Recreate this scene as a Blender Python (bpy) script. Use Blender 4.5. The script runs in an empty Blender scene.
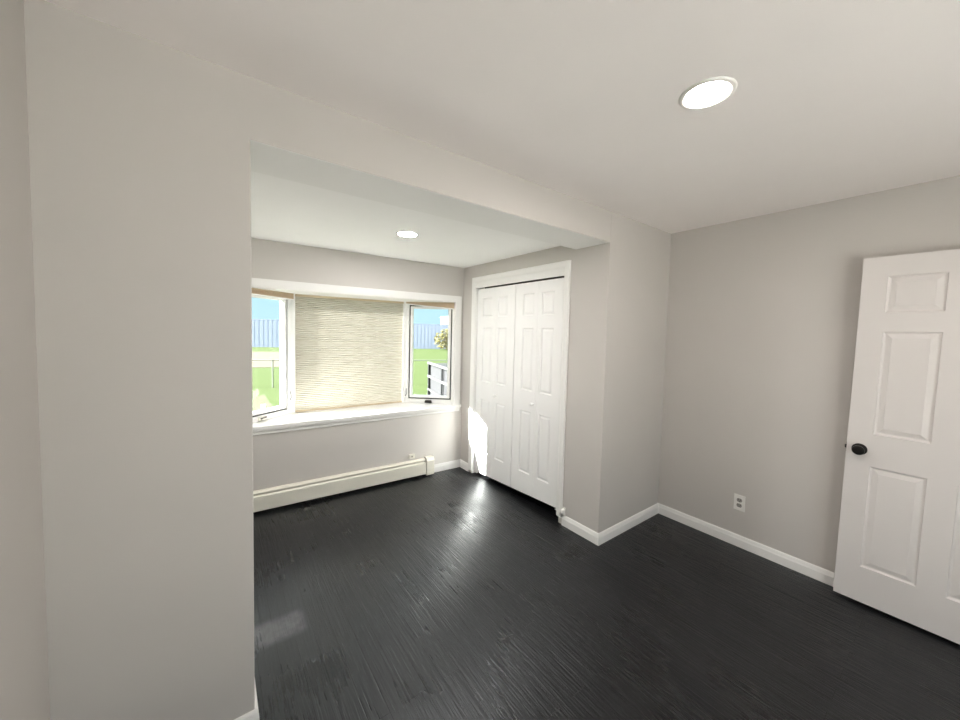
import bpy, bmesh, math, random
from mathutils import Vector, Matrix

random.seed(7)
SC = bpy.context.scene
COL = SC.collection
R = math.radians

# ------------------------------------------------------------------ camera
CAM_H, F_PX, CY_PX = 1.5562, 360.3675, 350.4825
YAW, PITCH, ROLL = .637, .0493, .0236
cd = bpy.data.cameras.new('camera')
cam = bpy.data.objects.new('camera', cd)
COL.objects.link(cam)
fw = Vector((math.sin(YAW)*math.cos(PITCH), math.cos(YAW)*math.cos(PITCH), -math.sin(PITCH)))
r0 = Vector((math.cos(YAW), -math.sin(YAW), 0))
u0 = r0.cross(fw)
rr = math.cos(ROLL)*r0 + math.sin(ROLL)*u0
uu = -math.sin(ROLL)*r0 + math.cos(ROLL)*u0
m = Matrix((rr, uu, -fw)).transposed().to_4x4()
m.translation = (0, 0, CAM_H)
cam.matrix_world = m
cd.sensor_fit = 'HORIZONTAL'
cd.sensor_width = 36
cd.lens = F_PX/960*36
cd.shift_y = -(360-CY_PX)/960
cd.clip_start, cd.clip_end = .02, 500
SC.camera = cam

# ------------------------------------------------------------------ world, sun, exposure
SUN_DIR = Vector((1.575, -.50, -.94)).normalized()
SUN_ENERGY = 76.0
SKY_STRENGTH = 1.5
HAZE = 5.0
LAMP_MAIN, LAMP_ALCOVE = 280.0, 430.0
w = bpy.data.worlds.new('sky')
SC.world = w
w.use_nodes = True
nt = w.node_tree
nt.nodes.clear()
# hazy bright sky: pale blue at the horizon, whiter and brighter overhead
tc = nt.nodes.new('ShaderNodeTexCoord')
sep = nt.nodes.new('ShaderNodeSeparateXYZ')
nt.links.new(tc.outputs['Generated'], sep.inputs['Vector'])
ramp = nt.nodes.new('ShaderNodeValToRGB')
ramp.color_ramp.elements[0].position = .0
ramp.color_ramp.elements[0].color = (.47, .69, .78, 1)
ramp.color_ramp.elements[1].position = .55
ramp.color_ramp.elements[1].color = (1.9, 1.98, 2.05, 1)
e_ = ramp.color_ramp.elements.new(.08); e_.color = (.43, .67, .78, 1)
nt.links.new(sep.outputs['Z'], ramp.inputs['Fac'])
bg = nt.nodes.new('ShaderNodeBackground')
bg.inputs['Strength'].default_value = SKY_STRENGTH
wo = nt.nodes.new('ShaderNodeOutputWorld')
# bright haze round the sun
dt = nt.nodes.new('ShaderNodeVectorMath'); dt.operation = 'DOT_PRODUCT'
dt.inputs[1].default_value = -SUN_DIR
nt.links.new(tc.outputs['Generated'], dt.inputs[0])
mx0 = nt.nodes.new('ShaderNodeMath'); mx0.operation = 'MAXIMUM'; mx0.inputs[1].default_value = 0
pw0 = nt.nodes.new('ShaderNodeMath'); pw0.operation = 'POWER'; pw0.inputs[1].default_value = 5
ml0 = nt.nodes.new('ShaderNodeMath'); ml0.operation = 'MULTIPLY'; ml0.inputs[1].default_value = HAZE
nt.links.new(dt.outputs['Value'], mx0.inputs[0]); nt.links.new(mx0.outputs[0], pw0.inputs[0]); nt.links.new(pw0.outputs[0], ml0.inputs[0])
ad0 = nt.nodes.new('ShaderNodeMix'); ad0.data_type = 'RGBA'; ad0.blend_type = 'ADD'; ad0.clamp_result = False
ad0.inputs[0].default_value = 1
nt.links.new(ramp.outputs['Color'], ad0.inputs[6]); nt.links.new(ml0.outputs[0], ad0.inputs[7])
nt.links.new(ad0.outputs[2], bg.inputs['Color'])
nt.links.new(bg.outputs['Background'], wo.inputs['Surface'])

sl = bpy.data.lights.new('sun', 'SUN')
sl.energy = SUN_ENERGY
sl.angle = R(.6)
sl.color = (1.0, .975, .94)
so = bpy.data.objects.new('sun', sl)
COL.objects.link(so)
so.rotation_euler = (-SUN_DIR).to_track_quat('Z', 'Y').to_euler()
so.location = (-20, 10, 14)

SC.view_settings.view_transform = 'Standard'
SC.view_settings.look = 'None'
SC.view_settings.gamma = 1
SC.view_settings.use_curve_mapping = False
SC.view_settings.exposure = 0.0
cy = SC.cycles
cy.max_bounces = 14
cy.diffuse_bounces = 9
cy.glossy_bounces = 4
cy.transparent_max_bounces = 12
cy.transmission_bounces = 8
cy.caustics_reflective = False
cy.caustics_refractive = False
cy.sample_clamp_indirect = 12

# ------------------------------------------------------------------ materials
def mat(name, color, rough=.5, metal=0, spec=.5, emit=None, estr=0, coat=0):
    M = bpy.data.materials.new(name)
    M.use_nodes = True
    b = M.node_tree.nodes['Principled BSDF']
    b.inputs['Base Color'].default_value = (*color, 1)
    b.inputs['Roughness'].default_value = rough
    b.inputs['Metallic'].default_value = metal
    b.inputs['Specular IOR Level'].default_value = spec
    b.inputs['Coat Weight'].default_value = coat
    if emit:
        b.inputs['Emission Color'].default_value = (*emit, 1)
        b.inputs['Emission Strength'].default_value = estr
    return M

def N(M, t, **kw):
    n = M.node_tree.nodes.new(t)
    for k, v in kw.items():
        setattr(n, k, v)
    return n

def L(M, a, ao, b, bi):
    M.node_tree.links.new(a.outputs[ao], b.inputs[bi])

def bsdf(M):
    return M.node_tree.nodes['Principled BSDF']

def add_bump(M, scale, strength, dist=.001, detail=3, stretch=None, coord='Object'):
    tc = N(M, 'ShaderNodeTexCoord')
    nz = N(M, 'ShaderNodeTexNoise')
    nz.inputs['Scale'].default_value = scale
    nz.inputs['Detail'].default_value = detail
    if stretch:
        mp = N(M, 'ShaderNodeMapping')
        mp.inputs['Scale'].default_value = stretch
        L(M, tc, coord, mp, 'Vector'); L(M, mp, 'Vector', nz, 'Vector')
    else:
        L(M, tc, coord, nz, 'Vector')
    bp = N(M, 'ShaderNodeBump')
    bp.inputs['Strength'].default_value = strength
    bp.inputs['Distance'].default_value = dist
    L(M, nz, 'Fac', bp, 'Height')
    L(M, bp, 'Normal', bsdf(M), 'Normal')

def painted(name, color, rough=.55, var=.03, bscale=220, bstr=.12):
    """painted plaster: faint roller stipple and very slight tone drift"""
    M = mat(name, color, rough, spec=.35)
    add_bump(M, bscale, bstr, .0008)
    tc = N(M, 'ShaderNodeTexCoord')
    nz = N(M, 'ShaderNodeTexNoise'); nz.inputs['Scale'].default_value = 2.2; nz.inputs['Detail'].default_value = 4
    L(M, tc, 'Object', nz, 'Vector')
    mx = N(M, 'ShaderNodeMix', data_type='RGBA')
    mx.inputs[6].default_value = (*[c*(1-var) for c in color], 1)
    mx.inputs[7].default_value = (*[min(1, c*(1+var)) for c in color], 1)
    L(M, nz, 'Fac', mx, 0)
    L(M, mx, 2, bsdf(M), 'Base Color')
    return M

M_WALL = painted('wall_paint_greige', (.585, .56, .535), .6)
M_CEIL = painted('ceiling_paint_white', (.945, .905, .885), .7)
M_CEIL2 = painted('ceiling_paint_alcove', (.93, .93, .92), .7)
M_SOFFIT = painted('soffit_paint_pale', (.88, .88, .865), .7)
M_TRIM = painted('trim_paint_white', (.86, .855, .84), .38, .01, 90, .03)
M_CLOSET = painted('closet_door_paint_white', (.90, .90, .895), .42, .01, 140, .05)
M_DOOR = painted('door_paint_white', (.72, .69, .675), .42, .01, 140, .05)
M_VINYL = mat('window_vinyl_white', (.86, .86, .85), .35)
M_HEAT = mat('heater_enamel_cream', (.80, .78, .69), .4)
M_PLASTIC = mat('plastic_white', (.85, .84, .81), .35)
M_IVORY = mat('plastic_ivory', (.80, .78, .70), .35)
M_BLACK = mat('oil_rubbed_black', (.012, .011, .010), .35, .6)
M_BRONZE = mat('crank_bronze_dark', (.06, .052, .045), .4, .5)
M_SHADOWGAP = mat('gasket_shadow_grey', (.03, .03, .03), .8)  # gasket strip; the shadow of the sash gap is in its dark colour
M_SLOT = mat('slot_black', (.02, .02, .02), .7)
M_SOCKET = mat('receptacle_grey', (.32, .31, .29), .5)
M_STEEL = mat('steel', (.6, .6, .6), .35, .9)
M_DARK = mat('closet_interior', (.12, .115, .11), .8)

FCX, FCY = (-.55+4.5)/2, (-1.7+3.56)/2      # centre of the floor slab
# floor: black-stained strip oak running along y
M_FLOOR = mat('black_stained_oak', (.014, .0135, .0145), .38, spec=.5)
def floor_nodes(M):
    b = bsdf(M)
    tc = N(M, 'ShaderNodeTexCoord')
    rot = N(M, 'ShaderNodeMapping'); rot.inputs['Rotation'].default_value = (0, 0, R(90))
    L(M, tc, 'Object', rot, 'Vector')
    br = N(M, 'ShaderNodeTexBrick')
    br.offset = .37; br.offset_frequency = 2; br.squash = 1
    br.inputs['Color1'].default_value = (0.15, 0.15, 0.15, 1)
    br.inputs['Color2'].default_value = (.85, .85, .85, 1)
    br.inputs['Mortar'].default_value = (0, 0, 0, 1)
    br.inputs['Scale'].default_value = 1
    br.inputs['Mortar Size'].default_value = .0017
    br.inputs['Mortar Smooth'].default_value = .1
    br.inputs['Bias'].default_value = 0
    br.inputs['Brick Width'].default_value = 1.05
    br.inputs['Row Height'].default_value = .083
    L(M, rot, 'Vector', br, 'Vector')
    # grain, stretched along the boards
    mp = N(M, 'ShaderNodeMapping'); mp.inputs['Scale'].default_value = (95, 4.5, 1)
    L(M, tc, 'Object', mp, 'Vector')
    # shift grain per board
    ad = N(M, 'ShaderNodeVectorMath', operation='ADD')
    sc = N(M, 'ShaderNodeVectorMath', operation='SCALE'); sc.inputs['Scale'].default_value = 17
    L(M, br, 'Color', sc, 0); L(M, mp, 'Vector', ad, 0); L(M, sc, 'Vector', ad, 1)
    g = N(M, 'ShaderNodeTexNoise'); g.inputs['Scale'].default_value = 1.0; g.inputs['Detail'].default_value = 6; g.inputs['Distortion'].default_value = .5
    L(M, ad, 'Vector', g, 'Vector')
    # colour
    mx = N(M, 'ShaderNodeMix', data_type='RGBA')
    mx.inputs[6].default_value = (.0032, .0033, .0037, 1)
    mx.inputs[7].default_value = (.013, .0132, .0148, 1)
    av = N(M, 'ShaderNodeMath', operation='MULTIPLY'); L(M, g, 'Fac', av, 0); L(M, br, 'Color', av, 1)
    L(M, av, 'Value', mx, 0)
    # a paler mottled patch on the boards near the left pier
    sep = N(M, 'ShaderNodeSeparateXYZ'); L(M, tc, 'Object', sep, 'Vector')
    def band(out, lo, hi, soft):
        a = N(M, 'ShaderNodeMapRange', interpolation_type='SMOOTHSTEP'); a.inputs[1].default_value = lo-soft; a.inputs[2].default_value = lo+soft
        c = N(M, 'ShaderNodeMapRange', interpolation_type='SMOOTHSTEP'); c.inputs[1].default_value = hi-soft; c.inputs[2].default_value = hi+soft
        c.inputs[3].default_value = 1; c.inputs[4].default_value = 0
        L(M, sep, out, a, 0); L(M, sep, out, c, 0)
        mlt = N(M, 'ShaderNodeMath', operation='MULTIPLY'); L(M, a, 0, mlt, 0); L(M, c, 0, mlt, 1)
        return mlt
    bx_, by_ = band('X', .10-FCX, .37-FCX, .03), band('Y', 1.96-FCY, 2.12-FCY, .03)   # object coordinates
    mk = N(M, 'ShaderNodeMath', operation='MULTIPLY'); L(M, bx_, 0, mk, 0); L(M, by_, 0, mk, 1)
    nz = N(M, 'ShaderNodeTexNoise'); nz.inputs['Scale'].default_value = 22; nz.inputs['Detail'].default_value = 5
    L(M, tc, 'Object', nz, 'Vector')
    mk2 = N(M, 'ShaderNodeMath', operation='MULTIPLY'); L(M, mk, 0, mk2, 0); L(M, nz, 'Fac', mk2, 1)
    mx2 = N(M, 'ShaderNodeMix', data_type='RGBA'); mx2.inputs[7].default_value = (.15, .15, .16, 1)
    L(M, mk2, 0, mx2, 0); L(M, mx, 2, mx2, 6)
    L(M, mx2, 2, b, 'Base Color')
    # roughness: slight wear
    n2 = N(M, 'ShaderNodeTexNoise'); n2.inputs['Scale'].default_value = 3.1; n2.inputs['Detail'].default_value = 4
    L(M, tc, 'Object', n2, 'Vector')
    rm = N(M, 'ShaderNodeMapRange'); rm.inputs[3].default_value = .19; rm.inputs[4].default_value = .42
    gr = N(M, 'ShaderNodeMath', operation='MULTIPLY_ADD'); gr.inputs[1].default_value = .55
    L(M, g, 'Fac', gr, 0); L(M, n2, 'Fac', gr, 2)
    L(M, gr, 0, rm, 0); L(M, rm, 0, b, 'Roughness')
    rm.inputs[1].default_value = .45; rm.inputs[2].default_value = 1.05
    sp = N(M, 'ShaderNodeMapRange'); sp.inputs[3].default_value = .54; sp.inputs[4].default_value = .34
    L(M, br, 'Fac', sp, 0); L(M, sp, 0, b, 'Specular IOR Level')
    b.inputs['Specular Tint'].default_value = (.90, .95, 1.0, 1)
    # bump: grain + board seams
    hs = N(M, 'ShaderNodeMath', operation='MULTIPLY_ADD')
    hs.inputs[1].default_value = -.8
    L(M, br, 'Fac', hs, 0); L(M, g, 'Fac', hs, 2)
    bp = N(M, 'ShaderNodeBump'); bp.inputs['Strength'].default_value = 1.0; bp.inputs['Distance'].default_value = .005
    L(M, hs, 0, bp, 'Height'); L(M, bp, 'Normal', b, 'Normal')
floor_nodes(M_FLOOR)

def glass_mat():
    M = bpy.data.materials.new('window_glass'); M.use_nodes = True
    nt = M.node_tree; nt.nodes.clear()
    out = nt.nodes.new('ShaderNodeOutputMaterial')
    tr = nt.nodes.new('ShaderNodeBsdfTransparent'); tr.inputs['Color'].default_value = (.95, .97, .96, 1)
    gl = nt.nodes.new('ShaderNodeBsdfGlossy'); gl.inputs['Roughness'].default_value = .02
    lw = nt.nodes.new('ShaderNodeLayerWeight'); lw.inputs['Blend'].default_value = .5
    pw = nt.nodes.new('ShaderNodeMath'); pw.operation = 'POWER'; pw.inputs[1].default_value = 4
    nt.links.new(lw.outputs['Facing'], pw.inputs[0])
    fr = nt.nodes.new('ShaderNodeMath'); fr.operation = 'MULTIPLY_ADD'; fr.inputs[1].default_value = .8; fr.inputs[2].default_value = .03
    nt.links.new(pw.outputs[0], fr.inputs[0])
    mx = nt.nodes.new('ShaderNodeMixShader')
    nt.links.new(fr.outputs[0], mx.inputs[0]); nt.links.new(tr.outputs[0], mx.inputs[1]); nt.links.new(gl.outputs[0], mx.inputs[2])
    nt.links.new(mx.outputs[0], out.inputs['Surface'])
    return M
M_GLASS = glass_mat()

def shade_mat():
    """woven tan cellular shade: cloth that lets the daylight glow through"""
    M = bpy.data.materials.new('woven_shade_tan'); M.use_nodes = True
    nt = M.node_tree; nt.nodes.clear()
    out = nt.nodes.new('ShaderNodeOutputMaterial')
    tc = N(M, 'ShaderNodeTexCoord')
    mp = N(M, 'ShaderNodeMapping'); mp.inputs['Scale'].default_value = (9, 9, 130)
    L(M, tc, 'Object', mp, 'Vector')
    nz = N(M, 'ShaderNodeTexNoise'); nz.inputs['Scale'].default_value = 1; nz.inputs['Detail'].default_value = 4; nz.inputs['Roughness'].default_value = .7
    L(M, mp, 'Vector', nz, 'Vector')
    cr = N(M, 'ShaderNodeValToRGB')
    cr.color_ramp.elements[0].position = .32; cr.color_ramp.elements[0].color = (.50, .46, .38, 1)
    cr.color_ramp.elements[1].position = .62; cr.color_ramp.elements[1].color = (.61, .59, .53, 1)
    L(M, nz, 'Fac', cr, 'Fac')
    df = N(M, 'ShaderNodeBsdfDiffuse'); tl = N(M, 'ShaderNodeBsdfTranslucent')
    mx = N(M, 'ShaderNodeMixShader'); mx.inputs[0].default_value = .12
    L(M, cr, 'Color', df, 'Color'); L(M, cr, 'Color', tl, 'Color')
    L(M, df, 0, mx, 1); L(M, tl, 0, mx, 2); L(M, mx, 0, out, 'Surface')
    return M
M_SHADE = shade_mat()
M_SHADE_RAIL = mat('shade_rail_tan', (.55, .45, .32), .5)
M_SHADE_RAISED = mat('shade_cloth_tan', (.58, .46, .33), .8)

def ground_mat(name, c1, c2, scale):
    M = mat(name, c1, .95, spec=.1)
    tc = N(M, 'ShaderNodeTexCoord')
    nz = N(M, 'ShaderNodeTexNoise'); nz.inputs['Scale'].default_value = scale; nz.inputs['Detail'].default_value = 6
    L(M, tc, 'Object', nz, 'Vector')
    mx = N(M, 'ShaderNodeMix', data_type='RGBA')
    mx.inputs[6].default_value = (*c1, 1); mx.inputs[7].default_value = (*c2, 1)
    L(M, nz, 'Fac', mx, 0); L(M, mx, 2, bsdf(M), 'Base Color')
    return M
M_GRASS = ground_mat('lawn_grass', (.031, .046, .0135), (.042, .059, .0195), 1.2)
M_SOIL = ground_mat('dry_soil', (.072, .062, .047), (.086, .074, .058), 1.5)
M_BOUNCE_PATIO = ground_mat('bounce_patio_concrete', (.52, .50, .485), (.58, .56, .545), 2)
M_FENCE = mat('fence_vinyl_bluish', (.26, .30, .42), .6)
M_BLDG = mat('shed_siding_white', (.3, .3, .3), .7)
M_ROOF = mat('shed_roof_pale', (.62, .63, .65), .8)
M_LEAF = ground_mat('forsythia_leaf', (.10, .09, .022), (.14, .13, .06), 3)
M_BARK = mat('bark', (.18, .13, .09), .9)
M_CRATE_FRAME = mat('crate_frame_white', (.055, .055, .057), .6)
M_CRATE_PANEL = mat('crate_panel_grey', (.023, .023, .026), .7)
M_CRATE_DARK = mat('crate_post_dark', (.008, .009, .011), .7)
M_GALV = mat('galvanised_wire', (.14, .155, .13), .5, .3)
M_RAILW = mat('railing_white', (.80, .80, .79), .5)
M_LENS_A = mat('lamp_lens_main', (.9, .9, .9), .5, emit=(1.0, .90, .83), estr=LAMP_MAIN)
M_LENS_B = mat('lamp_lens_alcove', (.9, .9, .9), .5, emit=(1.0, .96, .93), estr=LAMP_ALCOVE)

# ------------------------------------------------------------------ helpers
WORLD = {}                      # object -> world position of its origin
XF = [Matrix.Identity(4)]

def xf(v):
    return XF[0] @ Vector(v)

def props(o, label=None, cat=None, group=None, kind=None):
    if label: o['label'] = label
    if cat: o['category'] = cat
    if group: o['group'] = group
    if kind: o['kind'] = kind
    return o

def thing(name, loc, label=None, cat=None, group=None, kind=None):
    o = bpy.data.objects.new(name, None)
    o.empty_display_size = .05
    COL.objects.link(o)
    p = xf(loc)
    o.location = p
    WORLD[o] = p
    return props(o, label, cat, group, kind)

def obj(name, bm, M, parent=None, label=None, cat=None, group=None, kind=None, smooth=False, bevel=0, seg=2):
    for v in bm.verts:
        v.co = XF[0] @ v.co
    bmesh.ops.recalc_face_normals(bm, faces=bm.faces)
    lo = Vector((min(v.co[i] for v in bm.verts) for i in range(3)))
    hi = Vector((max(v.co[i] for v in bm.verts) for i in range(3)))
    c = Vector(((lo.x+hi.x)/2, (lo.y+hi.y)/2, lo.z))
    for v in bm.verts:
        v.co -= c
    me = bpy.data.meshes.new(name)
    bm.to_mesh(me); bm.free()
    if smooth:
        for p in me.polygons: p.use_smooth = True
    mats = M if isinstance(M, (list, tuple)) else [M]
    for x in mats: me.materials.append(x)
    o = bpy.data.objects.new(name, me)
    COL.objects.link(o)
    if parent:
        o.parent = parent
        o.location = c - WORLD[parent]
    else:
        o.location = c
    WORLD[o] = c
    if bevel:
        md = o.modifiers.new('bevel', 'BEVEL')
        md.width = bevel; md.segments = seg; md.limit_method = 'ANGLE'; md.angle_limit = R(40)
    return props(o, label, cat, group, kind)

def BM():
    return bmesh.new()

def box(bm, x0, x1, y0, y1, z0, z1):
    vs = [bm.verts.new(p) for p in ((x0,y0,z0),(x1,y0,z0),(x1,y1,z0),(x0,y1,z0),(x0,y0,z1),(x1,y0,z1),(x1,y1,z1),(x0,y1,z1))]
    for f in ((0,3,2,1),(4,5,6,7),(0,1,5,4),(1,2,6,5),(2,3,7,6),(3,0,4,7)):
        bm.faces.new([vs[i] for i in f])
    return bm

def obox(bm, p, a, b, c):
    """box from corner p along vectors a, b, c"""
    p, a, b, c = Vector(p), Vector(a), Vector(b), Vector(c)
    vs = [bm.verts.new(p+q) for q in (a*0, a, a+b, b, c, a+c, a+b+c, b+c)]
    for f in ((0,3,2,1),(4,5,6,7),(0,1,5,4),(1,2,6,5),(2,3,7,6),(3,0,4,7)):
        bm.faces.new([vs[i] for i in f])
    return bm

def prism(bm, poly, d):
    """polygon (3-D points) extruded by vector d"""
    d = Vector(d)
    a = [bm.verts.new(p) for p in poly]
    b = [bm.verts.new(Vector(p)+d) for p in poly]
    bm.faces.new(a); bm.faces.new(b[::-1])
    n = len(a)
    for i in range(n):
        bm.faces.new((a[i], b[i], b[(i+1) % n], a[(i+1) % n]))
    return bm

def lathe(bm, prof, origin, axis, n=40, close=True):
    """profile [(radius, height)] revolved about axis through origin"""
    ax = Vector(axis).normalized()
    e1 = ax.orthogonal().normalized(); e2 = ax.cross(e1)
    o = Vector(origin)
    rings = []
    for r, h in prof:
        if r < 1e-6:
            rings.append([bm.verts.new(o+ax*h)])
        else:
            rings.append([bm.verts.new(o+ax*h+(e1*math.cos(2*math.pi*i/n)+e2*math.sin(2*math.pi*i/n))*r) for i in range(n)])
    for A, B in zip(rings, rings[1:]):
        for i in range(n):
            j = (i+1) % n
            if len(A) == 1 and len(B) == 1: continue
            if len(A) == 1: bm.faces.new((A[0], B[i], B[j]))
            elif len(B) == 1: bm.faces.new((A[i], B[0], A[j]))
            else: bm.faces.new((A[i], B[i], B[j], A[j]))
    return bm

def tube(bm, pts, r, n=8, caps=True):
    pts = [Vector(p) for p in pts]
    rings = []
    prev = None
    for i, p in enumerate(pts):
        t = (pts[min(i+1, len(pts)-1)] - pts[max(i-1, 0)]).normalized()
        e1 = t.orthogonal().normalized() if prev is None else (prev - t*prev.dot(t)).normalized()
        prev = e1
        e2 = t.cross(e1)
        rad = r[i] if isinstance(r, (list, tuple)) else r
        rings.append([bm.verts.new(p+(e1*math.cos(2*math.pi*k/n)+e2*math.sin(2*math.pi*k/n))*rad) for k in range(n)])
    for A, B in zip(rings, rings[1:]):
        for k in range(n):
            bm.faces.new((A[k], A[(k+1) % n], B[(k+1) % n], B[k]))
    if caps:
        bm.faces.new(rings[0][::-1]); bm.faces.new(rings[-1])
    return bm

def sweep(bm, path, prof, side=1):
    """profile [(d, z)] swept along a floor polyline with mitred corners; d is measured to the left (side=1) of travel"""
    P = [Vector((p[0], p[1])) for p in path]
    cols = []
    for i, p in enumerate(P):
        def nrm(a, b):
            t = (b-a).normalized(); return Vector((-t.y, t.x))*side
        if i == 0: mv = nrm(P[0], P[1])
        elif i == len(P)-1: mv = nrm(P[-2], P[-1])
        else:
            n1, n2 = nrm(P[i-1], P[i]), nrm(P[i], P[i+1])
            mv = (n1+n2); mv = mv / (mv.length_squared/2)
        cols.append([bm.verts.new((p.x+mv.x*d, p.y+mv.y*d, z)) for d, z in prof])
    n = len(prof)
    for A, B in zip(cols, cols[1:]):
        for k in range(n):
            bm.faces.new((A[k], B[k], B[(k+1) % n], A[(k+1) % n]))
    bm.faces.new(cols[0]); bm.faces.new(cols[-1][::-1])
    return bm

RINGS = [(0, 0), (.003, .006), (.009, .009), (.014, .009), (.034, .003), (.036, .002)]
def panel_slab(bm, w, z0, h1, t, panels, mp, rings=RINGS):
    """moulded door: slab w wide from z0 to h1, t thick, panels (s0,s1,za,zb); mp(s, d, z) -> point, d = depth from the front"""
    S = sorted({0, w} | {p[0] for p in panels} | {p[1] for p in panels})
    Z = sorted({z0, h1} | {p[2] for p in panels} | {p[3] for p in panels})
    cache = {}
    def V(s, d, z):
        k = (round(s, 5), round(d, 5), round(z, 5))
        if k not in cache: cache[k] = bm.verts.new(mp(s, d, z))
        return cache[k]
    for fd, sg in ((0, 1), (t, -1)):
        for a, b in zip(S, S[1:]):
            for c, e in zip(Z, Z[1:]):
                if any(abs(p[0]-a) < 1e-6 and abs(p[1]-b) < 1e-6 and abs(p[2]-c) < 1e-6 and abs(p[3]-e) < 1e-6 for p in panels):
                    prev = None
                    for ins, dep in rings:
                        d = fd + sg*dep
                        q = [V(a+ins, d, c+ins), V(b-ins, d, c+ins), V(b-ins, d, e-ins), V(a+ins, d, e-ins)]
                        if prev:
                            for k in range(4):
                                bm.faces.new((prev[k], prev[(k+1) % 4], q[(k+1) % 4], q[k]))
                        prev = q
                    bm.faces.new(prev)
                else:
                    bm.faces.new((V(a, fd, c), V(b, fd, c), V(b, fd, e), V(a, fd, e)))
    for a, b in zip(S, S[1:]):
        for z in (z0, h1):
            bm.faces.new((V(a, 0, z), V(b, 0, z), V(b, t, z), V(a, t, z)))
    for c, e in zip(Z, Z[1:]):
        for s in (0, w):
            bm.faces.new((V(s, 0, c), V(s, 0, e), V(s, t, e), V(s, t, c)))
    return bm

# ------------------------------------------------------------------ room dimensions (metres)
H = 2.44
XL, XR, YB, YF = -.402, 3.157, -1.6, 1.558
XO, XC, HB, SOF = .1132, 2.2881, 2.2237, .3072
HA, YW = 2.2804, 3.4275
XAL = .045
WROT = Matrix.Translation((XC, YW, 0)) @ Matrix.Rotation(-.034, 4, 'Z') @ Matrix.Translation((-XC, -YW, 0))

# ------------------------------------------------------------------ structure
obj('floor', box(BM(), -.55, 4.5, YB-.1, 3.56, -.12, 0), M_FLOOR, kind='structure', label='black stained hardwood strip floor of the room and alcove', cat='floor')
obj('ceiling', box(BM(), -.55, 4.5, YB-.1, YF+SOF-.02, H, H+.12), M_CEIL, kind='structure', label='white ceiling of the main room with one round downlight', cat='ceiling')
obj('ceiling_alcove', box(BM(), -.15, XC+.9, YF+SOF-.03, YW+.25, HA, HA+.2), M_CEIL2, kind='structure', label='lower white ceiling of the window alcove', cat='ceiling')
obj('wall_left', box(BM(), XL-.14, XL, YB-.1, YF+.3, 0, H), M_WALL, kind='structure', label='greige wall at the far left edge of the picture', cat='wall')
bm = BM(); box(bm, XR, XR+.12, -.335, YF+.12, 0, H); box(bm, XR, XR+.12, YB-.1, -1.085, 0, H); box(bm, XR, XR+.12, -1.085, -.335, 2.055, H)
obj('wall_right', bm, M_WALL, kind='structure', label='greige right wall with the socket, behind the open white door', cat='wall')

# front wall with the wide opening (left pier, header, right pier); only the outside corners are eased
bm = BM()
prism(bm, [(XL-.1, YF, 0), (XO, YF, 0), (XO, YF, HB), (XC, YF, HB), (XC, YF, H+.02), (XL-.1, YF, H+.02)], (0, SOF, 0))
prism(bm, [(XC, YF, 0), (XR+.1, YF, 0), (XR+.1, YF+.115, 0), (XC+.115, YF+.115, 0), (XC+.115, 1.943, 0), (XC, 1.943, 0)], (0, 0, H+.02))
bw = bm.edges.layers.float.new('bevel_weight_edge')
for e in bm.edges:
    p, q = e.verts[0].co, e.verts[1].co
    vert = abs(p.x-q.x) < 1e-4 and abs(p.y-q.y) < 1e-4
    if vert and (abs(p.x-XO) < 1e-4 or (abs(p.x-XC) < 1e-4 and p.y < YF+.01 and min(p.z, q.z) < .1)): e[bw] = 1
    if abs(p.z-HB) < 1e-4 and abs(q.z-HB) < 1e-4 and abs(p.x-q.x) > 1: e[bw] = 1
for f in bm.faces:
    if all(abs(v.co.z-HB) < 1e-4 for v in f.verts): f.material_index = 1        # white underside of the header
o = obj('wall_front', bm, [M_WALL, M_SOFFIT], kind='structure', label='greige wall with the wide opening and header leading to the window alcove', cat='wall', bevel=.004)
o.modifiers['bevel'].limit_method = 'WEIGHT'

# back wall with a glazed patio door added to let in fill daylight, and the hall beyond the doorway (all behind the camera)
PX0, PX1, PZ1 = .10, 2.05, 2.12
bm = BM()
box(bm, XL-.1, PX0, YB-.11, YB, 0, H)
box(bm, PX1, XR+.1, YB-.11, YB, 0, H)
box(bm, PX0, PX1, YB-.11, YB, PZ1, H)
obj('wall_back', bm, M_WALL, kind='structure', label='greige wall behind the camera with the added patio door', cat='wall')
bm = BM()
box(bm, 4.3, 4.42, -2.2, .5, 0, H); box(bm, XR+.12, 4.3, -2.3, -2.2, 0, H); box(bm, XR+.12, 4.3, .4, .5, 0, H)
obj('wall_hall', bm, M_WALL, kind='structure', label='greige hall wall beyond the doorway', cat='wall')
pt = thing('door_4', ((PX0+PX1)/2, YB-.06, 0), kind='structure', label='glazed white patio door added behind the camera for fill daylight', cat='patio door')
for k, (xa, xb, yy) in enumerate(((PX0, (PX0+PX1)/2+.03, YB-.05), ((PX0+PX1)/2-.03, PX1, YB-.09))):
    bm = BM()
    for q in ((xa, xa+.06, 0, PZ1), (xb-.06, xb, 0, PZ1), (xa+.06, xb-.06, 0, .07), (xa+.06, xb-.06, PZ1-.06, PZ1)):
        box(bm, q[0], q[1], yy, yy+.035, q[2], q[3])
    pn = obj('sliding_panel', bm, M_VINYL, pt)
    obj('glass_pane', box(BM(), xa+.06, xb-.06, yy+.015, yy+.019, .07, PZ1-.06), M_GLASS, pn)

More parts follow.
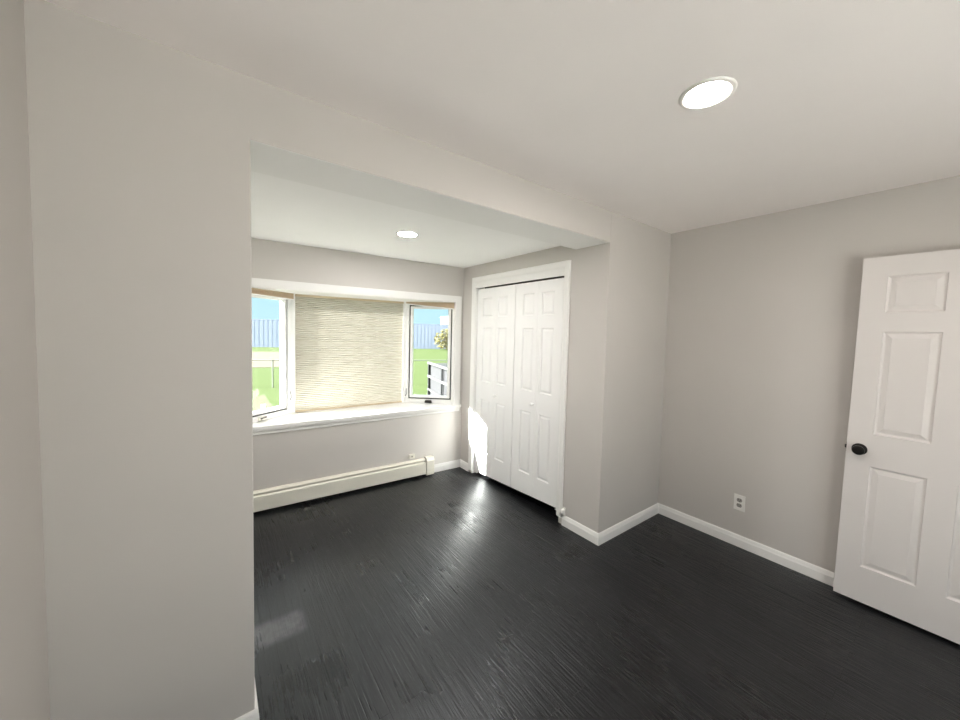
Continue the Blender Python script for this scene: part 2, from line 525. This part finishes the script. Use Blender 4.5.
# alcove: left wall, closet wall with bifold opening, closet interior
obj('wall_alcove_left', box(BM(), XAL-.16, XAL, YF+SOF-.02, YW+.16, 0, HA), M_WALL, kind='structure', label='greige left wall of the alcove, hidden by the left pier', cat='wall')
CY0, CY1, CZT = 1.962, 3.184, 2.095
bm = BM()
box(bm, XC, XC+.115, CY1+.019, YW+.05, 0, HA+.03)
box(bm, XC, XC+.115, CY0-.019, CY1+.019, CZT+.019, HA+.03)
obj('wall_closet', bm, M_WALL, kind='structure', label='greige alcove wall around the white bifold closet doors', cat='wall')
bm = BM()
box(bm, XC+.75, XC+.85, YF+.115, YW+.1, 0, HA)
box(bm, XC+.115, XC+.75, YW, YW+.1, 0, HA)
obj('wall_closet_interior', bm, M_DARK, kind='structure', label='inner walls of the closed closet', cat='wall')

# closet jamb + casing
bm = BM()
box(bm, XC-.004, XC+.115, CY0-.019, CY0, .058, CZT+.019)
box(bm, XC-.004, XC+.115, CY1, CY1+.019, 0, CZT+.019)
box(bm, XC-.004, XC+.115, CY0, CY1, CZT, CZT+.019)
box(bm, XC-.001, XC+.02, CY0, CY1, 2.036, CZT)           # fascia in front of the track
obj('trim_1', bm, M_TRIM, kind='structure', label='white jamb and track fascia lining the closet opening', cat='door jamb', bevel=.0015)
def casing(bm, y0, y1, zt, wd=.058, zb=.0):
    """colonial casing round the closet opening: stepped profile mitred at the top corners"""
    prof = [(0, 0), (0, .010), (.008, .012), (.014, .016), (.036, .018), (.044, .020), (.052, .020), (wd, .016), (wd, 0)]
    rows = []
    for a, d in prof:
        x = XC - d
        rows.append([bm.verts.new(p) for p in ((x, y1+a, .03), (x, y1+a, zt+a), (x, y0-a, zt+a), (x, y0-a, .058))])
    n = len(rows)
    for k in range(n):
        A, B = rows[k], rows[(k+1) % n]
        for i in range(3):
            bm.faces.new((A[i], A[i+1], B[i+1], B[i]))
    bm.faces.new([r_[0] for r_ in rows]); bm.faces.new([r_[3] for r_ in rows][::-1])
    return bm
obj('trim_2', casing(BM(), CY0-.002, CY1+.002, CZT-.004), M_TRIM, kind='structure', label='white moulded casing framing the bifold closet doors', cat='door casing')

# baseboards
BB = [(0, 0), (.0135, 0), (.0135, .056), (.0115, .062), (.0095, .070), (.0085, .076), (.005, .084), (.003, .086), (0, .086)]
obj('baseboard_right', sweep(BM(), [(XR, -.33), (XR, YF), (XC, YF), (XC, 1.897)], BB, 1), M_TRIM, kind='structure', label='white baseboard along the right wall, round the pier to the closet casing', cat='baseboard')
obj('baseboard_left', sweep(BM(), [(XO, YF+SOF-.002), (XO, YF), (XL, YF)], BB, 1), M_TRIM, kind='structure', label='white baseboard at the foot of the left pier', cat='baseboard')
c2, s2 = math.cos(.034), math.sin(.034)
pw = WROT @ Vector((1.92, YW, 0))
obj('baseboard_window', sweep(BM(), [(XC, CY1+.06), (XC, YW), (pw.x, pw.y)], BB, 1), M_TRIM, kind='structure', label='white baseboard in the alcove corner between heater and closet', cat='baseboard')

# ------------------------------------------------------------------ window wall (slightly skewed local frame)
XF[0] = WROT
WZ0, WZ1, WX0, WX1 = .70, 1.892, .15, 2.182
bm = BM()
box(bm, -.2, WX0, YW, YW+.16, 0, HA+.05); box(bm, WX1, XC+.12, YW, YW+.16, 0, HA+.05)
box(bm, WX0, WX1, YW, YW+.16, 0, WZ0); box(bm, WX0, WX1, YW, YW+.16, WZ1+.015, HA+.05)
obj('wall_window', bm, M_WALL, kind='structure', label='greige alcove wall under and around the bay window', cat='wall')

# bay window plan
A_, B_, C_, D_ = Vector((.135, 3.445)), Vector((.583, 3.80)), Vector((1.752, 3.80)), Vector((2.195, 3.445))
def plan(poly, z0, z1, bm=None):
    bm = bm or BM()
    return prism(bm, [(p[0], p[1], z0) for p in poly], (0, 0, z1-z0))
nL = Vector((-(B_-A_).y, (B_-A_).x)).normalized()      # outward normal of the left flank
nR = Vector(((D_-C_).y*-1, (D_-C_).x)).normalized()
if nR.y < 0: nR = -nR
if nL.y < 0: nL = -nL
SZ, HZ = .733, 1.885
seat = [(.062, 3.395), (2.268, 3.395), (2.268, YW+.001), (WX1+.02, YW+.001), (D_.x+.07, D_.y+.04), (C_.x+.05, 3.862), (B_.x-.05, 3.862), (A_.x-.07, A_.y+.04), (WX0-.02, YW+.001), (.062, YW+.001)]
head = [(WX0, YW+.001), (WX1, YW+.001), (D_.x+.07, D_.y+.04), (C_.x+.05, 3.862), (B_.x-.05, 3.862), (A_.x-.07, A_.y+.04)]
t = thing('window_1', ((A_.x+D_.x)/2, 3.6, SZ-.03), kind='structure', label='three-part white bay window set into the alcove wall', cat='window')
obj('window_stool', plan(seat, SZ-.032, SZ), M_TRIM, t, bevel=.006, seg=3)
obj('window_head', plan(head, HZ, HZ+.03), M_TRIM, t)
apr = [(0, 0), (.018, 0), (.018, -.012), (.012, -.022), (.012, -.040), (.004, -.046), (0, -.046)]
bm = BM(); prism(bm, [(.075, YW-d, SZ-.032+z) for d, z in apr], (2.18, 0, 0))
obj('apron', bm, M_TRIM, t)
# picture-frame casing on three sides
bm = BM()
prof = [(0, 0), (0, .011), (.012, .014), (.050, .017), (.068, .019), (.078, .014), (.078, 0)]
rows = []
for a, d in prof:
    y = YW-d
    za = min(a, .066)
    rows.append([bm.verts.new(p) for p in ((WX0+.004-a, y, SZ), (WX0+.004-a, y, WZ1+za), (WX1-.004+a, y, WZ1+za), (WX1-.004+a, y, SZ))])
for k in range(len(rows)):
    P_, Q_ = rows[k], rows[(k+1) % len(rows)]
    for i in range(3): bm.faces.new((P_[i], P_[i+1], Q_[i+1], Q_[i]))
bm.faces.new([q[0] for q in rows]); bm.faces.new([q[3] for q in rows][::-1])
obj('casing', bm, M_TRIM, t)
# jamb liners between wall and flanks
bm = BM()
box(bm, WX0-.02, WX0+.004, YW-.005, YW+.05, SZ, HZ+.01); box(bm, WX1-.004, WX1+.02, YW-.005, YW+.05, SZ, HZ+.01)
box(bm, WX0-.02, WX1+.02, YW-.005, YW+.03, HZ+.001, WZ1+.004)
obj('jamb_liner', bm, M_TRIM, t)
# corner posts
for P0, ns in ((B_, nL), (C_, nR)):
    sg = 1 if P0 is B_ else -1
    poly = [P0+Vector((sg*-.004, -.006)), P0+Vector((sg*.034, -.006)), P0+Vector((sg*.034, .058)), P0+ns*.06+Vector((0, .012)), P0+ns*.06, P0+ns*.0]
    obj('corner_post', plan([tuple(p) for p in poly], SZ, HZ), M_VINYL, t, bevel=.002)
# outer skin of the bay above and below so no daylight leaks round it
obj('bay_roof', plan([(x, y) for x, y in head], HZ+.03, HZ+.30), M_BLDG, t)
obj('bay_base', plan([(x, y+ (.0 if y > 3.45 else .10)) for x, y in head], SZ-.40, SZ-.032), M_BLDG, t)

# centre picture window behind the lowered shade
f = thing('window_2', ((B_.x+C_.x)/2, 3.87, SZ), kind='structure', label='fixed centre window hidden behind the lowered tan shade', cat='window')
x0, x1 = B_.x+.034, C_.x-.034
def frame_rect(bm, x0, x1, z0, z1, wd, y0, y1):
    box(bm, x0, x0+wd, y0, y1, z0, z1); box(bm, x1-wd, x1, y0, y1, z0, z1)
    box(bm, x0+wd, x1-wd, y0, y1, z0, z0+wd); box(bm, x0+wd, x1-wd, y0, y1, z1-wd, z1)
    return bm
obj('window_frame', frame_rect(BM(), x0, x1, SZ, HZ, .026, 3.826, 3.860), M_VINYL, f, bevel=.002)
obj('glass_pane', box(BM(), x0+.026, x1-.026, 3.840, 3.844, SZ+.026, HZ-.026), M_GLASS, f)

# flanking casements
def flank(num, P0, P1, n, crank_u, label, lab_sash):
    """P0 = corner next to the centre window, P1 = corner at the wall; n = outward normal"""
    d = (P1-P0); ln = d.length; d = d/ln
    d3, n3 = Vector((d.x, d.y, 0)), Vector((n.x, n.y, 0))
    def at(u, off, z): return Vector((P0.x, P0.y, z)) + d3*u + n3*off
    def bar(bm, u0, u1, z0, z1, o0, o1):
        obox(bm, at(u0, o0, z0), d3*(u1-u0), n3*(o1-o0), Vector((0, 0, z1-z0)))
    t = thing('window_%d' % num, at(ln/2, .04, SZ), kind='structure', label=label, cat='window')
    fw_, fb = .036, .046
    bm = BM()
    bar(bm, 0, fw_, SZ, HZ, 0, .09); bar(bm, ln-fw_, ln, SZ, HZ, 0, .09)
    bar(bm, fw_, ln-fw_, SZ, SZ+fb, 0, .09); bar(bm, fw_, ln-fw_, HZ-.03, HZ, 0, .09)
    obj('window_frame', bm, M_VINYL, t, bevel=.002)
    g = .016
    u0, u1, z0, z1 = fw_+g, ln-fw_-g, SZ+fb+g, HZ-.03-g
    bm = BM()
    bar(bm, fw_, u0, SZ+fb, HZ-.03, .024, .05); bar(bm, u1, ln-fw_, SZ+fb, HZ-.03, .024, .05)
    bar(bm, u0, u1, SZ+fb, z0, .024, .05); bar(bm, u0, u1, z1, HZ-.03, .024, .05)
    obj('weatherstrip', bm, M_SHADOWGAP, t, label='rubber weatherstrip darkened as the shadow in the sash gap')
    s = .026
    bm = BM()
    bar(bm, u0, u0+s, z0, z1, .004, .055); bar(bm, u1-s, u1, z0, z1, .004, .055)
    bar(bm, u0+s, u1-s, z0, z0+s, .004, .055); bar(bm, u0+s, u1-s, z1-s, z1, .004, .055)
    sash = obj('sash', bm, M_VINYL, t, bevel=.003)
    bm = BM(); bar(bm, u0+s, u1-s, z0+s, z1-s, .028, .032)
    obj('glass_pane', bm, M_GLASS, sash)
    # crank operator on the bottom frame rail
    cz = SZ+.026
    bm = BM()
    prism(bm, [at(crank_u-.042, .002, cz-.016), at(crank_u+.042, .002, cz-.016), at(crank_u+.034, .002, cz+.014), at(crank_u-.034, .002, cz+.014)], -n3*.030)
    k = obj('crank_operator', bm, M_BRONZE if num == 4 else M_IVORY, t, bevel=.006, seg=3)
    bm = BM()
    tube(bm, [at(crank_u-.030, -.026, cz+.006), at(crank_u-.010, -.040, cz+.012), at(crank_u+.022, -.043, cz+.010), at(crank_u+.040, -.040, cz+.004)], [.006, .005, .005, .008], 10)
    obj('crank_handle', bm, M_BRONZE, k, smooth=True, label='dark folding crank handle')
    # sash lock lever on the post side
    bm = BM(); lz = .90 if num == 3 else .845
    bar(bm, .012, .026, lz-.03, lz+.03, -.006, 0)
    kk = obj('lock_plate', bm, M_VINYL, t, bevel=.002)
    bm = BM()
    tube(bm, [at(.019, -.008, lz+.055), at(.017, -.016, lz+.02), at(.020, -.020, lz-.01), at(.026 if num == 3 else .010, -.018, lz-.03)], [.003, .004, .004, .005], 8)
    obj('lock_lever', bm, M_BRONZE, kk, smooth=True, label='dark curved sash lock lever')
    # raised shade bunched under the head
    return at, ln, d3, n3
fl = flank(3, B_, A_, nL, .33, 'left angled casement of the bay, beside the left pier', '')
fr_ = flank(4, C_, D_, nR, .275, 'right angled casement of the bay with the dark crank, by the closet', '')

def raised_shade(at, ln, h0, h1, label):
    """pleats bunched up under the head; h0/h1 = drop at the centre-window end and at the wall end"""
    t = thing('window_shade', at(ln/2, -.02, HZ-.02), label=label, cat='window shade', group='pleated tan shades of the bay window')
    u0, u1 = .012, ln-.016
    bm = BM()
    n = 6
    prof_f, prof_b = [], []
    for i in range(2*n+1):
        k = i/(2*n)
        prof_f.append((k, -.040 - (.006 if i % 2 else 0)))
        prof_b.append((k, -.004))
    poly = prof_f + prof_b[::-1]
    A = [bm.verts.new(at(u0, o, HZ-.010-(h0-.010)*k)) for k, o in poly]
    B = [bm.verts.new(at(u1, o, HZ-.010-(h1-.010)*k)) for k, o in poly]
    bm.faces.new(A); bm.faces.new(B[::-1])
    for i in range(len(poly)):
        j = (i+1) % len(poly)
        bm.faces.new((A[i], B[i], B[j], A[j]))
    obj('pleated_cloth', bm, M_SHADE_RAISED, t)
    bm = BM()
    prism(bm, [at(u0, -.044, HZ-.010), at(u0, -.003, HZ-.010), at(u0, -.003, HZ-.0005), at(u0, -.044, HZ-.0005)], at(u1, 0, 0)-at(u0, 0, 0))
    obj('head_rail', bm, M_SHADE_RAIL, t)
    bm = BM()
    A = [bm.verts.new(at(u0, o, HZ-h0-z)) for o, z in ((-.042, 0), (-.004, 0), (-.004, .010), (-.042, .010))]
    B = [bm.verts.new(at(u1, o, HZ-h1-z)) for o, z in ((-.042, 0), (-.004, 0), (-.004, .010), (-.042, .010))]
    bm.faces.new(A); bm.faces.new(B[::-1])
    for i in range(4): bm.faces.new((A[i], B[i], B[(i+1) % 4], A[(i+1) % 4]))
    obj('bottom_rail', bm, M_VINYL, t, label='white bottom rail')
raised_shade(fl[0], fl[1], .052, .046, 'raised tan shade bunched above the left angled casement')
raised_shade(fr_[0], fr_[1], .020, .066, 'raised tan shade hanging askew above the right angled casement')

# lowered centre shade
t = thing('window_shade', ((.619+1.718)/2, 3.80, SZ), label='lowered tan woven pleated shade covering the wide centre window', cat='window shade', group='pleated tan shades of the bay window')
sx0, sx1, stp, sbt = .620, 1.717, HZ-.022, SZ+.022
bm = BM()
NP = 60
rowsF = []
for i in range(2*NP+1):
    z = stp-(stp-sbt)*i/(2*NP)
    y = 3.803 + (-.0045 if i % 2 else .0045)
    rowsF.append([bm.verts.new((x, y, z)) for x in (sx0, sx1)])
for P_, Q_ in zip(rowsF, rowsF[1:]):
    bm.faces.new((P_[0], Q_[0], Q_[1], P_[1]))
obj('pleated_cloth', bm, M_SHADE, t)
obj('head_rail', box(BM(), sx0-.002, sx1+.002, 3.788, 3.825, HZ-.022, HZ-.0005), M_SHADE_RAIL, t, bevel=.003)
obj('bottom_rail', box(BM(), sx0, sx1, 3.791, 3.817, sbt-.016, sbt), M_SHADE_RAIL, t, bevel=.003)

# ------------------------------------------------------------------ baseboard heater
t = thing('baseboard_heater', (.95, YW-.03, 0), label='long cream hot-water baseboard heater under the bay window', cat='heater')
hx0, hx1 = .06, 1.822
obj('back_plate', box(BM(), hx0, hx1, YW-.006, YW-.0005, .012, .176), M_HEAT, t)
bm = BM()
prism(bm, [(hx0, YW-.006, .188), (hx0, YW-.022, .188), (hx0, YW-.045, .176), (hx0, YW-.047, .168), (hx0, YW-.044, .168), (hx0, YW-.022, .182), (hx0, YW-.006, .182)], (hx1-hx0, 0, 0))
obj('hood', bm, M_HEAT, t)
bm = BM()
prism(bm, [(hx0, YW-.050, .160), (hx0, YW-.062, .150), (hx0, YW-.064, .140), (hx0, YW-.064, .030), (hx0, YW-.058, .024), (hx0, YW-.050, .024), (hx0, YW-.050, .028), (hx0, YW-.060, .034), (hx0, YW-.060, .140), (hx0, YW-.050, .152)], (hx1-hx0, 0, 0))
obj('front_panel', bm, M_HEAT, t)
for i in range(3):
    xx = hx0+.02+i*.86
    obj('bracket', box(BM(), xx, xx+.03, YW-.050, YW-.006, .0, .13), M_SLOT, t)
bm = BM(); tube(bm, [(hx0, YW-.030, .085), (hx1, YW-.030, .085)], .014, 12)
obj('fin_tube', bm, M_SLOT, t, smooth=True, label='dark finned pipe in the shadow of the cover')
bm = BM()
prism(bm, [(hx1+.004, YW-.0005, .008), (hx1+.004, YW-.060, .008), (hx1+.004, YW-.070, .016), (hx1+.004, YW-.070, .165), (hx1+.004, YW-.050, .198), (hx1+.004, YW-.0005, .202)], (.092, 0, 0))
obj('end_cap', bm, M_HEAT, t, bevel=.004)

# small jack on the wall just over the heater
t = thing('phone_jack', (1.677, YW-.008, .205), label='small ivory wall jack just above the right end of the heater', cat='wall jack')
obj('housing', box(BM(), 1.645, 1.709, YW-.020, YW-.0005, .205, .252), M_IVORY, t, bevel=.003)
obj('port', box(BM(), 1.668, 1.686, YW-.0206, YW-.015, .222, .238), M_SOCKET, t, label='grey port opening')
XF[0] = Matrix.Identity(4)

# ------------------------------------------------------------------ bifold closet doors
LEAF = [(3.177, 2.879, 3.085, 2.931, .042), (2.876, 2.576, 2.832, 2.688, .055), (2.569, 2.269, 2.466, 2.322, .074), (2.266, 1.967, 2.227, 2.085, .090)]
PZ = [(1.722, 1.923), (1.035, 1.610), (.265, .845)]
BRINGS = [(0, 0), (.003, .008), (.008, .011), (.013, .011), (.027, .003), (.029, .002)]
DX = 2.310
for num, leaves, ky, kz, lab in ((1, LEAF[:2], 2.836, .917, 'left pair of white panelled bifold closet doors, nearest the window'), (2, LEAF[2:], 2.302, .926, 'right pair of white panelled bifold closet doors, nearest the opening')):
    t = thing('door_%d' % num, (DX, (leaves[0][0]+leaves[1][1])/2, .03), kind='structure', label=lab, cat='closet door')
    lv = []
    for ya, yb, pa, pb, zb in leaves:
        bm = panel_slab(BM(), ya-yb, zb, 2.022, .034, [(ya-pa, ya-pb, a, b) for a, b in PZ], lambda s, d, z, ya=ya, zb=zb: (DX+d, ya-s, z if abs(z-zb) > 1e-6 else .030+(3.177-ya+s)*.0537), BRINGS)
        lv.append(obj('door_leaf', bm, M_CLOSET, t))
    holder = lv[1] if num == 1 else lv[0]
    bm = BM()
    lathe(bm, [(.0, 0), (.011, 0), (.011, -.002), (.006, -.004), (.006, -.014), (.012, -.018), (.016, -.024), (.0165, -.029), (.013, -.034), (.006, -.036), (0, -.0362)], (DX, ky, kz), (1, 0, 0), 24)
    obj('knob', bm, M_CLOSET, holder, smooth=True, label='small round white knob')
    bm = BM()
    py = leaves[0][0]-.045 if num == 1 else leaves[1][1]+.04
    zz = leaves[0][4] if num == 1 else leaves[1][4]
    zz = .030+(3.177-py)*.0537
    jy = CY1 if num == 1 else CY0
    box(bm, DX+.002, DX+.026, min(py, jy), max(py, jy), zz-.020, zz-.012)
    box(bm, DX+.002, DX+.026, min(jy, jy+(py-jy)*.12), max(jy, jy+(py-jy)*.12), zz-.020, zz+.010)
    tube(bm, [(DX+.014, py+(jy-py)*.3, zz-.013), (DX+.014, py+(jy-py)*.3, zz+.004)], .006, 10)
    obj('pivot_bracket', bm, M_PLASTIC, t, label='small white pivot bracket under the door')

# rounded white bumper on the casing, just over the end of the baseboard
t = thing('door_bumper', (XC-.012, 1.894, .087), label='tiny rounded white bumper above the end of the baseboard beside the closet', cat='bumper')
bm = BM()
lathe(bm, [(0, .054), (.008, .053), (.013, .048), (.0155, .038), (.0155, .0), (0, .0)], (XC-.0165, 1.884, .0865), (0, 0, 1), 20)
obj('cap', bm, M_PLASTIC, t, smooth=True)
obj('base', box(BM(), XC-.004, XC-.0004, 1.870, 1.898, .0865, .150), M_PLASTIC, t)

# ------------------------------------------------------------------ six-panel passage door, open against the right wall
DPX, DT = 3.060, .035
t = thing('door_3', (DPX, -.32, .018), kind='structure', label='white six-panel door with black knob, open against the right wall', cat='door')
DY0, DW = .413, .732           # latch edge y at the foot, width; the old door hangs a little out of plumb
def dmap(s, d, z): return (DPX+d, DY0-s-.0128*(z-.018), z)
cols = [(.102, .312), (.412, .622)]
rows_ = [(1.724, 1.928), (1.023, 1.616), (.231, .833)]
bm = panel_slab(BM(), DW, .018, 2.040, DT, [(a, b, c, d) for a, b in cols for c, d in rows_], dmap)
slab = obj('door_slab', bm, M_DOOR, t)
for sg, xx in ((-1, DPX), (1, DPX+DT)):
    bm = BM()
    lathe(bm, [(0, 0), (.033, 0), (.033, .004), (.029, .008), (.014, .010), (.012, .020), (.013, .026), (.020, .031), (.026, .038), (.0275, .046), (.025, .053), (.016, .0575), (0, .059)], (xx, .347, .924), (sg, 0, 0), 36)
    k = obj('door_knob', bm, M_BLACK, t, smooth=True, label='black round door knob')
bm = BM()
LY = DY0-.0117
box(bm, DPX+.006, DPX+.029, LY-.001, LY+.0015, .895, .952)
prism(bm, [(DPX+.010, LY+.001, .914), (DPX+.010, LY+.004, .914), (DPX+.024, LY+.011, .914), (DPX+.024, LY+.001, .914)], (0, 0, .020))
obj('latch_bolt', bm, M_BLACK, t, label='black latch bolt')
for hz in (.25, 1.03, 1.80):
    bm = BM(); tube(bm, [(DPX+DT+.004, DY0-.0128*hz-DW-.006, hz-.045), (DPX+DT+.004, DY0-.0128*hz-DW-.006, hz+.045)], .006, 10)
    box(bm, DPX+.006, DPX+DT, DY0-.0128*hz-DW-.003, DY0-.0128*hz-DW+.001, hz-.044, hz+.044)
    obj('hinge', bm, M_BLACK, t)

# ------------------------------------------------------------------ duplex outlet on the right wall
t = thing('wall_outlet', (XR-.003, .952, .27), label='white duplex power outlet low on the right wall', cat='outlet')
bm = BM(); box(bm, XR-.006, XR-.0003, .952-.036, .952+.036, .272, .390)
plate = obj('cover_plate', bm, M_PLASTIC, t, bevel=.003, seg=3)
for zc in (.3115, .3505):
    bm = BM()
    pts = []
    for k in range(28):
        a = 2*math.pi*k/28
        yy, z2 = .0172*math.cos(a), .0172*math.sin(a)
        z2 = max(-.0140, min(.0140, z2))
        pts.append((XR-.0075, .952+yy, zc+z2))
    prism(bm, pts, (.004, 0, 0))
    rc = obj('receptacle', bm, M_SOCKET, t, label='grey socket face')
    bm = BM()
    box(bm, XR-.0082, XR-.0070, .952-.0085, .952-.0055, zc-.002, zc+.008)
    box(bm, XR-.0082, XR-.0070, .952+.0055, .952+.0085, zc-.002, zc+.007)
    lathe(bm, [(0, .0012), (.0028, .0012), (.0028, 0), (0, 0)], (XR-.0070, .952, zc-.0075), (-1, 0, 0), 12)
    obj('slots', bm, M_SLOT, rc, label='black plug slots')
bm = BM(); lathe(bm, [(0, .0022), (.002, .002), (.003, .001), (.003, 0), (0, 0)], (XR-.006, .952, .331), (-1, 0, 0), 12)
obj('screw', bm, M_STEEL, t, smooth=True)

# ------------------------------------------------------------------ recessed ceiling lights
def downlight(x, y, z, ro, ri, ML, label):
    t = thing('ceiling_light', (x, y, z), label=label, cat='ceiling light', group='round recessed downlights')
    bm = BM()
    lathe(bm, [(ro, 0), (ro, -.002), (ro-.003, -.006), (ro-.009, -.0075), (ri+.004, -.006), (ri, -.003), (ri, 0)], (x, y, z), (0, 0, 1), 64)
    obj('trim_ring', bm, M_PLASTIC, t, smooth=True)
    bm = BM()
    lathe(bm, [(0, -.0035), (ri*.6, -.0034), (ri, -.003), (ri, -.0005), (0, -.0005)], (x, y, z), (0, 0, 1), 64)
    obj('lens', bm, ML, t, label='glowing white lens')
downlight(1.4465, .610, H, .090, .069, M_LENS_A, 'round lit downlight in the main room ceiling')
downlight(1.4465, -.76, H, .090, .069, M_LENS_A, 'unseen round downlight added as fill at the patio door end of the main room')  # extra lamp out of view, added to even out the wall light
downlight(1.172, 2.532, HA, .084, .066, M_LENS_B, 'round lit downlight in the lower alcove ceiling')

# ------------------------------------------------------------------ outdoors, seen through the side casements
G = -.60
bm = BM(); box(bm, -60, 90, -60, 120, G-.2, G)
obj('ground', bm, M_GRASS, kind='structure', label='bright green lawn outside the bay window', cat='lawn')
bm = BM()
obj('patio', box(BM(), -8, 9, -14, YB-.12, G, -.06), M_BOUNCE_PATIO, kind='structure', label='pale concrete patio added behind the house to bounce sunlight indoors', cat='patio')  # added unseen reflector, throws sunlight up onto the ceiling
bm = BM()
pts = [(-14, 41, G+.012), (-9, 25.6, G+.012), (1.9, 22.6, G+.012), (6.8, 21.8, G+.012), (8.6, 28, G+.012), (7.5, 35.6, G+.012), (3.6, 37.2, G+.012), (-4, 39.6, G+.012)]
prism(bm, pts, (0, 0, -.05))
obj('soil_patch', bm, M_SOIL, kind='structure', label='bare tan strip of soil across the lawn, seen in the left casement', cat='soil')

# tall board fence
t = thing('board_fence', (16, 42, G), label='tall pale blue board fence at the far end of the lawn', cat='fence')
fa, fb_ = Vector((-14, 53.2, G)), Vector((48, 29.6, G))
fd = (fb_-fa); fl_ = fd.length; fd.normalize(); fnm = Vector((-fd.y, fd.x, 0))
bm = BM()
nb = 300
for i in range(nb):
    s0 = fl_*i/nb
    obox(bm, fa+fd*s0+fnm*(.005 if i % 2 else 0), fd*(fl_/nb), fnm*.04, Vector((0, 0, 3.0)))
obj('boards', bm, M_FENCE, t)
bm = BM()
obox(bm, fa+Vector((0, 0, 3.0)), fd*fl_, fnm*.10, Vector((0, 0, .07)))
obox(bm, fa+fnm*.06+Vector((0, 0, .5)), fd*fl_, fnm*.05, Vector((0, 0, .1)))
obj('top_rail', bm, M_FENCE, t)

# white shed beyond the fence
t = thing('shed', (37, 52, G), label='white building rising above the fence in the right casement', cat='building')
obj('walls', box(BM(), 32.0, 42, 49, 55, G, 4.0), M_BLDG, t)
bm = BM()
prism(bm, [(31.9, 48.9, 4.0), (31.9, 55.1, 4.0), (31.9, 55.1, 4.12), (31.9, 48.9, 4.25)], (10.2, 0, 0))
obj('roof', bm, M_ROOF, t)

# forsythia bush in front of the fence
t = thing('bush', (22.9, 36.6, G), label='yellow flowering bush in front of the pale fence', cat='bush')
bm = BM()
rs = random.Random(3)
cen = Vector((22.9, 36.6, G+1.25))
for i in range(1500):
    while True:
        p = Vector((rs.uniform(-1, 1), rs.uniform(-1, 1), rs.uniform(-1, 1)))
        if .25 < p.length < 1: break
    p = Vector((p.x*2.3, p.y*1.8, p.z*1.35)) + cen
    a = Vector((rs.uniform(-1, 1), rs.uniform(-1, 1), rs.uniform(-1, 1))).normalized()
    b = a.orthogonal().normalized()
    sz = rs.uniform(.10, .2)
    c_ = a.cross(b)
    vs = [bm.verts.new(q) for q in (p-a*sz, p+b*sz*.5+c_*.02, p+a*sz, p-b*sz*.5+c_*.02)]
    bm.faces.new(vs)
obj('foliage', bm, M_LEAF, t)
bm = BM()
for i in range(9):
    a = i*.7
    tube(bm, [(22.9+.15*math.cos(a), 36.6+.15*math.sin(a), G), (22.9+.7*math.cos(a), 36.6+.6*math.sin(a), G+.9), (22.9+1.3*math.cos(a), 36.6+1.0*math.sin(a), G+1.9)], [.04, .03, .012], 6)
obj('stems', bm, M_BARK, t)

# low wire fence crossing the lawn
t = thing('wire_fence', (4.5, 13.7, G), label='thin low wire fence rail crossing the lawn', cat='fence')
wa, wb = Vector((-5, 17.3, 0)), Vector((13, 10.55, 0))
bm = BM(); tube(bm, [wa+Vector((0, 0, .40)), wb+Vector((0, 0, .40))], .018, 8)
obj('top_rail', bm, M_GALV, t)
for k in (.02, .196, .372, .60, .80, .98):
    p = wa.lerp(wb, k)
    bm = BM(); tube(bm, [(p.x, p.y, G), (p.x, p.y, .42)], .024, 8)
    obj('post', bm, M_GALV, t)

# white low railing near the house on the left
t = thing('low_railing', (1.2, 6.6, G), label='low white two-rail railing near the house, in the left casement', cat='railing')
for z in (.13, .21):
    bm = BM(); tube(bm, [(-.6, 6.65, z), (1.9, 6.45, z)], .022, 8)
    obj('rail', bm, M_RAILW, t)
for xx in (-.5, .62, 1.8):
    bm = BM(); box(bm, xx-.03, xx+.03, 6.52, 6.58, G, .34 if abs(xx-.62) < .1 else .25)
    obj('post', bm, M_RAILW, t)

# slatted grey crate-like trailer on the lawn
t = thing('crate_trailer', (4.6, 6.9, G), label='grey panelled crate with white rails standing on the lawn, right casement', cat='crate')
ca, cb = Vector((4.34, 8.0, 0)), Vector((3.86, 6.0, 0))
cdv = (cb-ca); cl = cdv.length; cdv.normalize(); cn = Vector((cdv.y, -cdv.x, 0))
if cn.x > 0: cn = -cn          # outward, towards the house
TOP = .80
depth = -cn*1.5
bm = BM()
obox(bm, ca-cn*.03+Vector((0, 0, G+.25)), cdv*cl, -cn*.04, Vector((0, 0, TOP-.06-G-.25)))
obox(bm, ca+depth+Vector((0, 0, G+.25)), cdv*cl, cn*.04, Vector((0, 0, TOP-.06-G-.25)))
obox(bm, ca+Vector((0, 0, G+.25)), cdv*.04, depth, Vector((0, 0, TOP-.06-G-.25)))
obox(bm, cb-cdv*.04+Vector((0, 0, G+.25)), cdv*.04, depth, Vector((0, 0, TOP-.06-G-.25)))
obj('panel', bm, M_CRATE_PANEL, t)
obj('cover', obox(BM(), ca+Vector((0, 0, TOP-.07)), cdv*cl, depth, Vector((0, 0, .03))), M_CRATE_DARK, t, label='dark grey top cover')
for s0 in (0, 1.12, cl-.06):
    obj('post', obox(BM(), ca+cdv*s0+Vector((0, 0, G)), cdv*.06, cn*.03, Vector((0, 0, TOP-G-.05))), M_CRATE_DARK, t, label='dark upright post')
for z in (TOP-.05, .42, .10, -.06, -.22):
    hh = .055 if z > .4 else .035
    obj('rail', obox(BM(), ca+Vector((0, 0, z)), cdv*cl, cn*.045, Vector((0, 0, hh))), M_CRATE_FRAME, t, label='white horizontal rail')
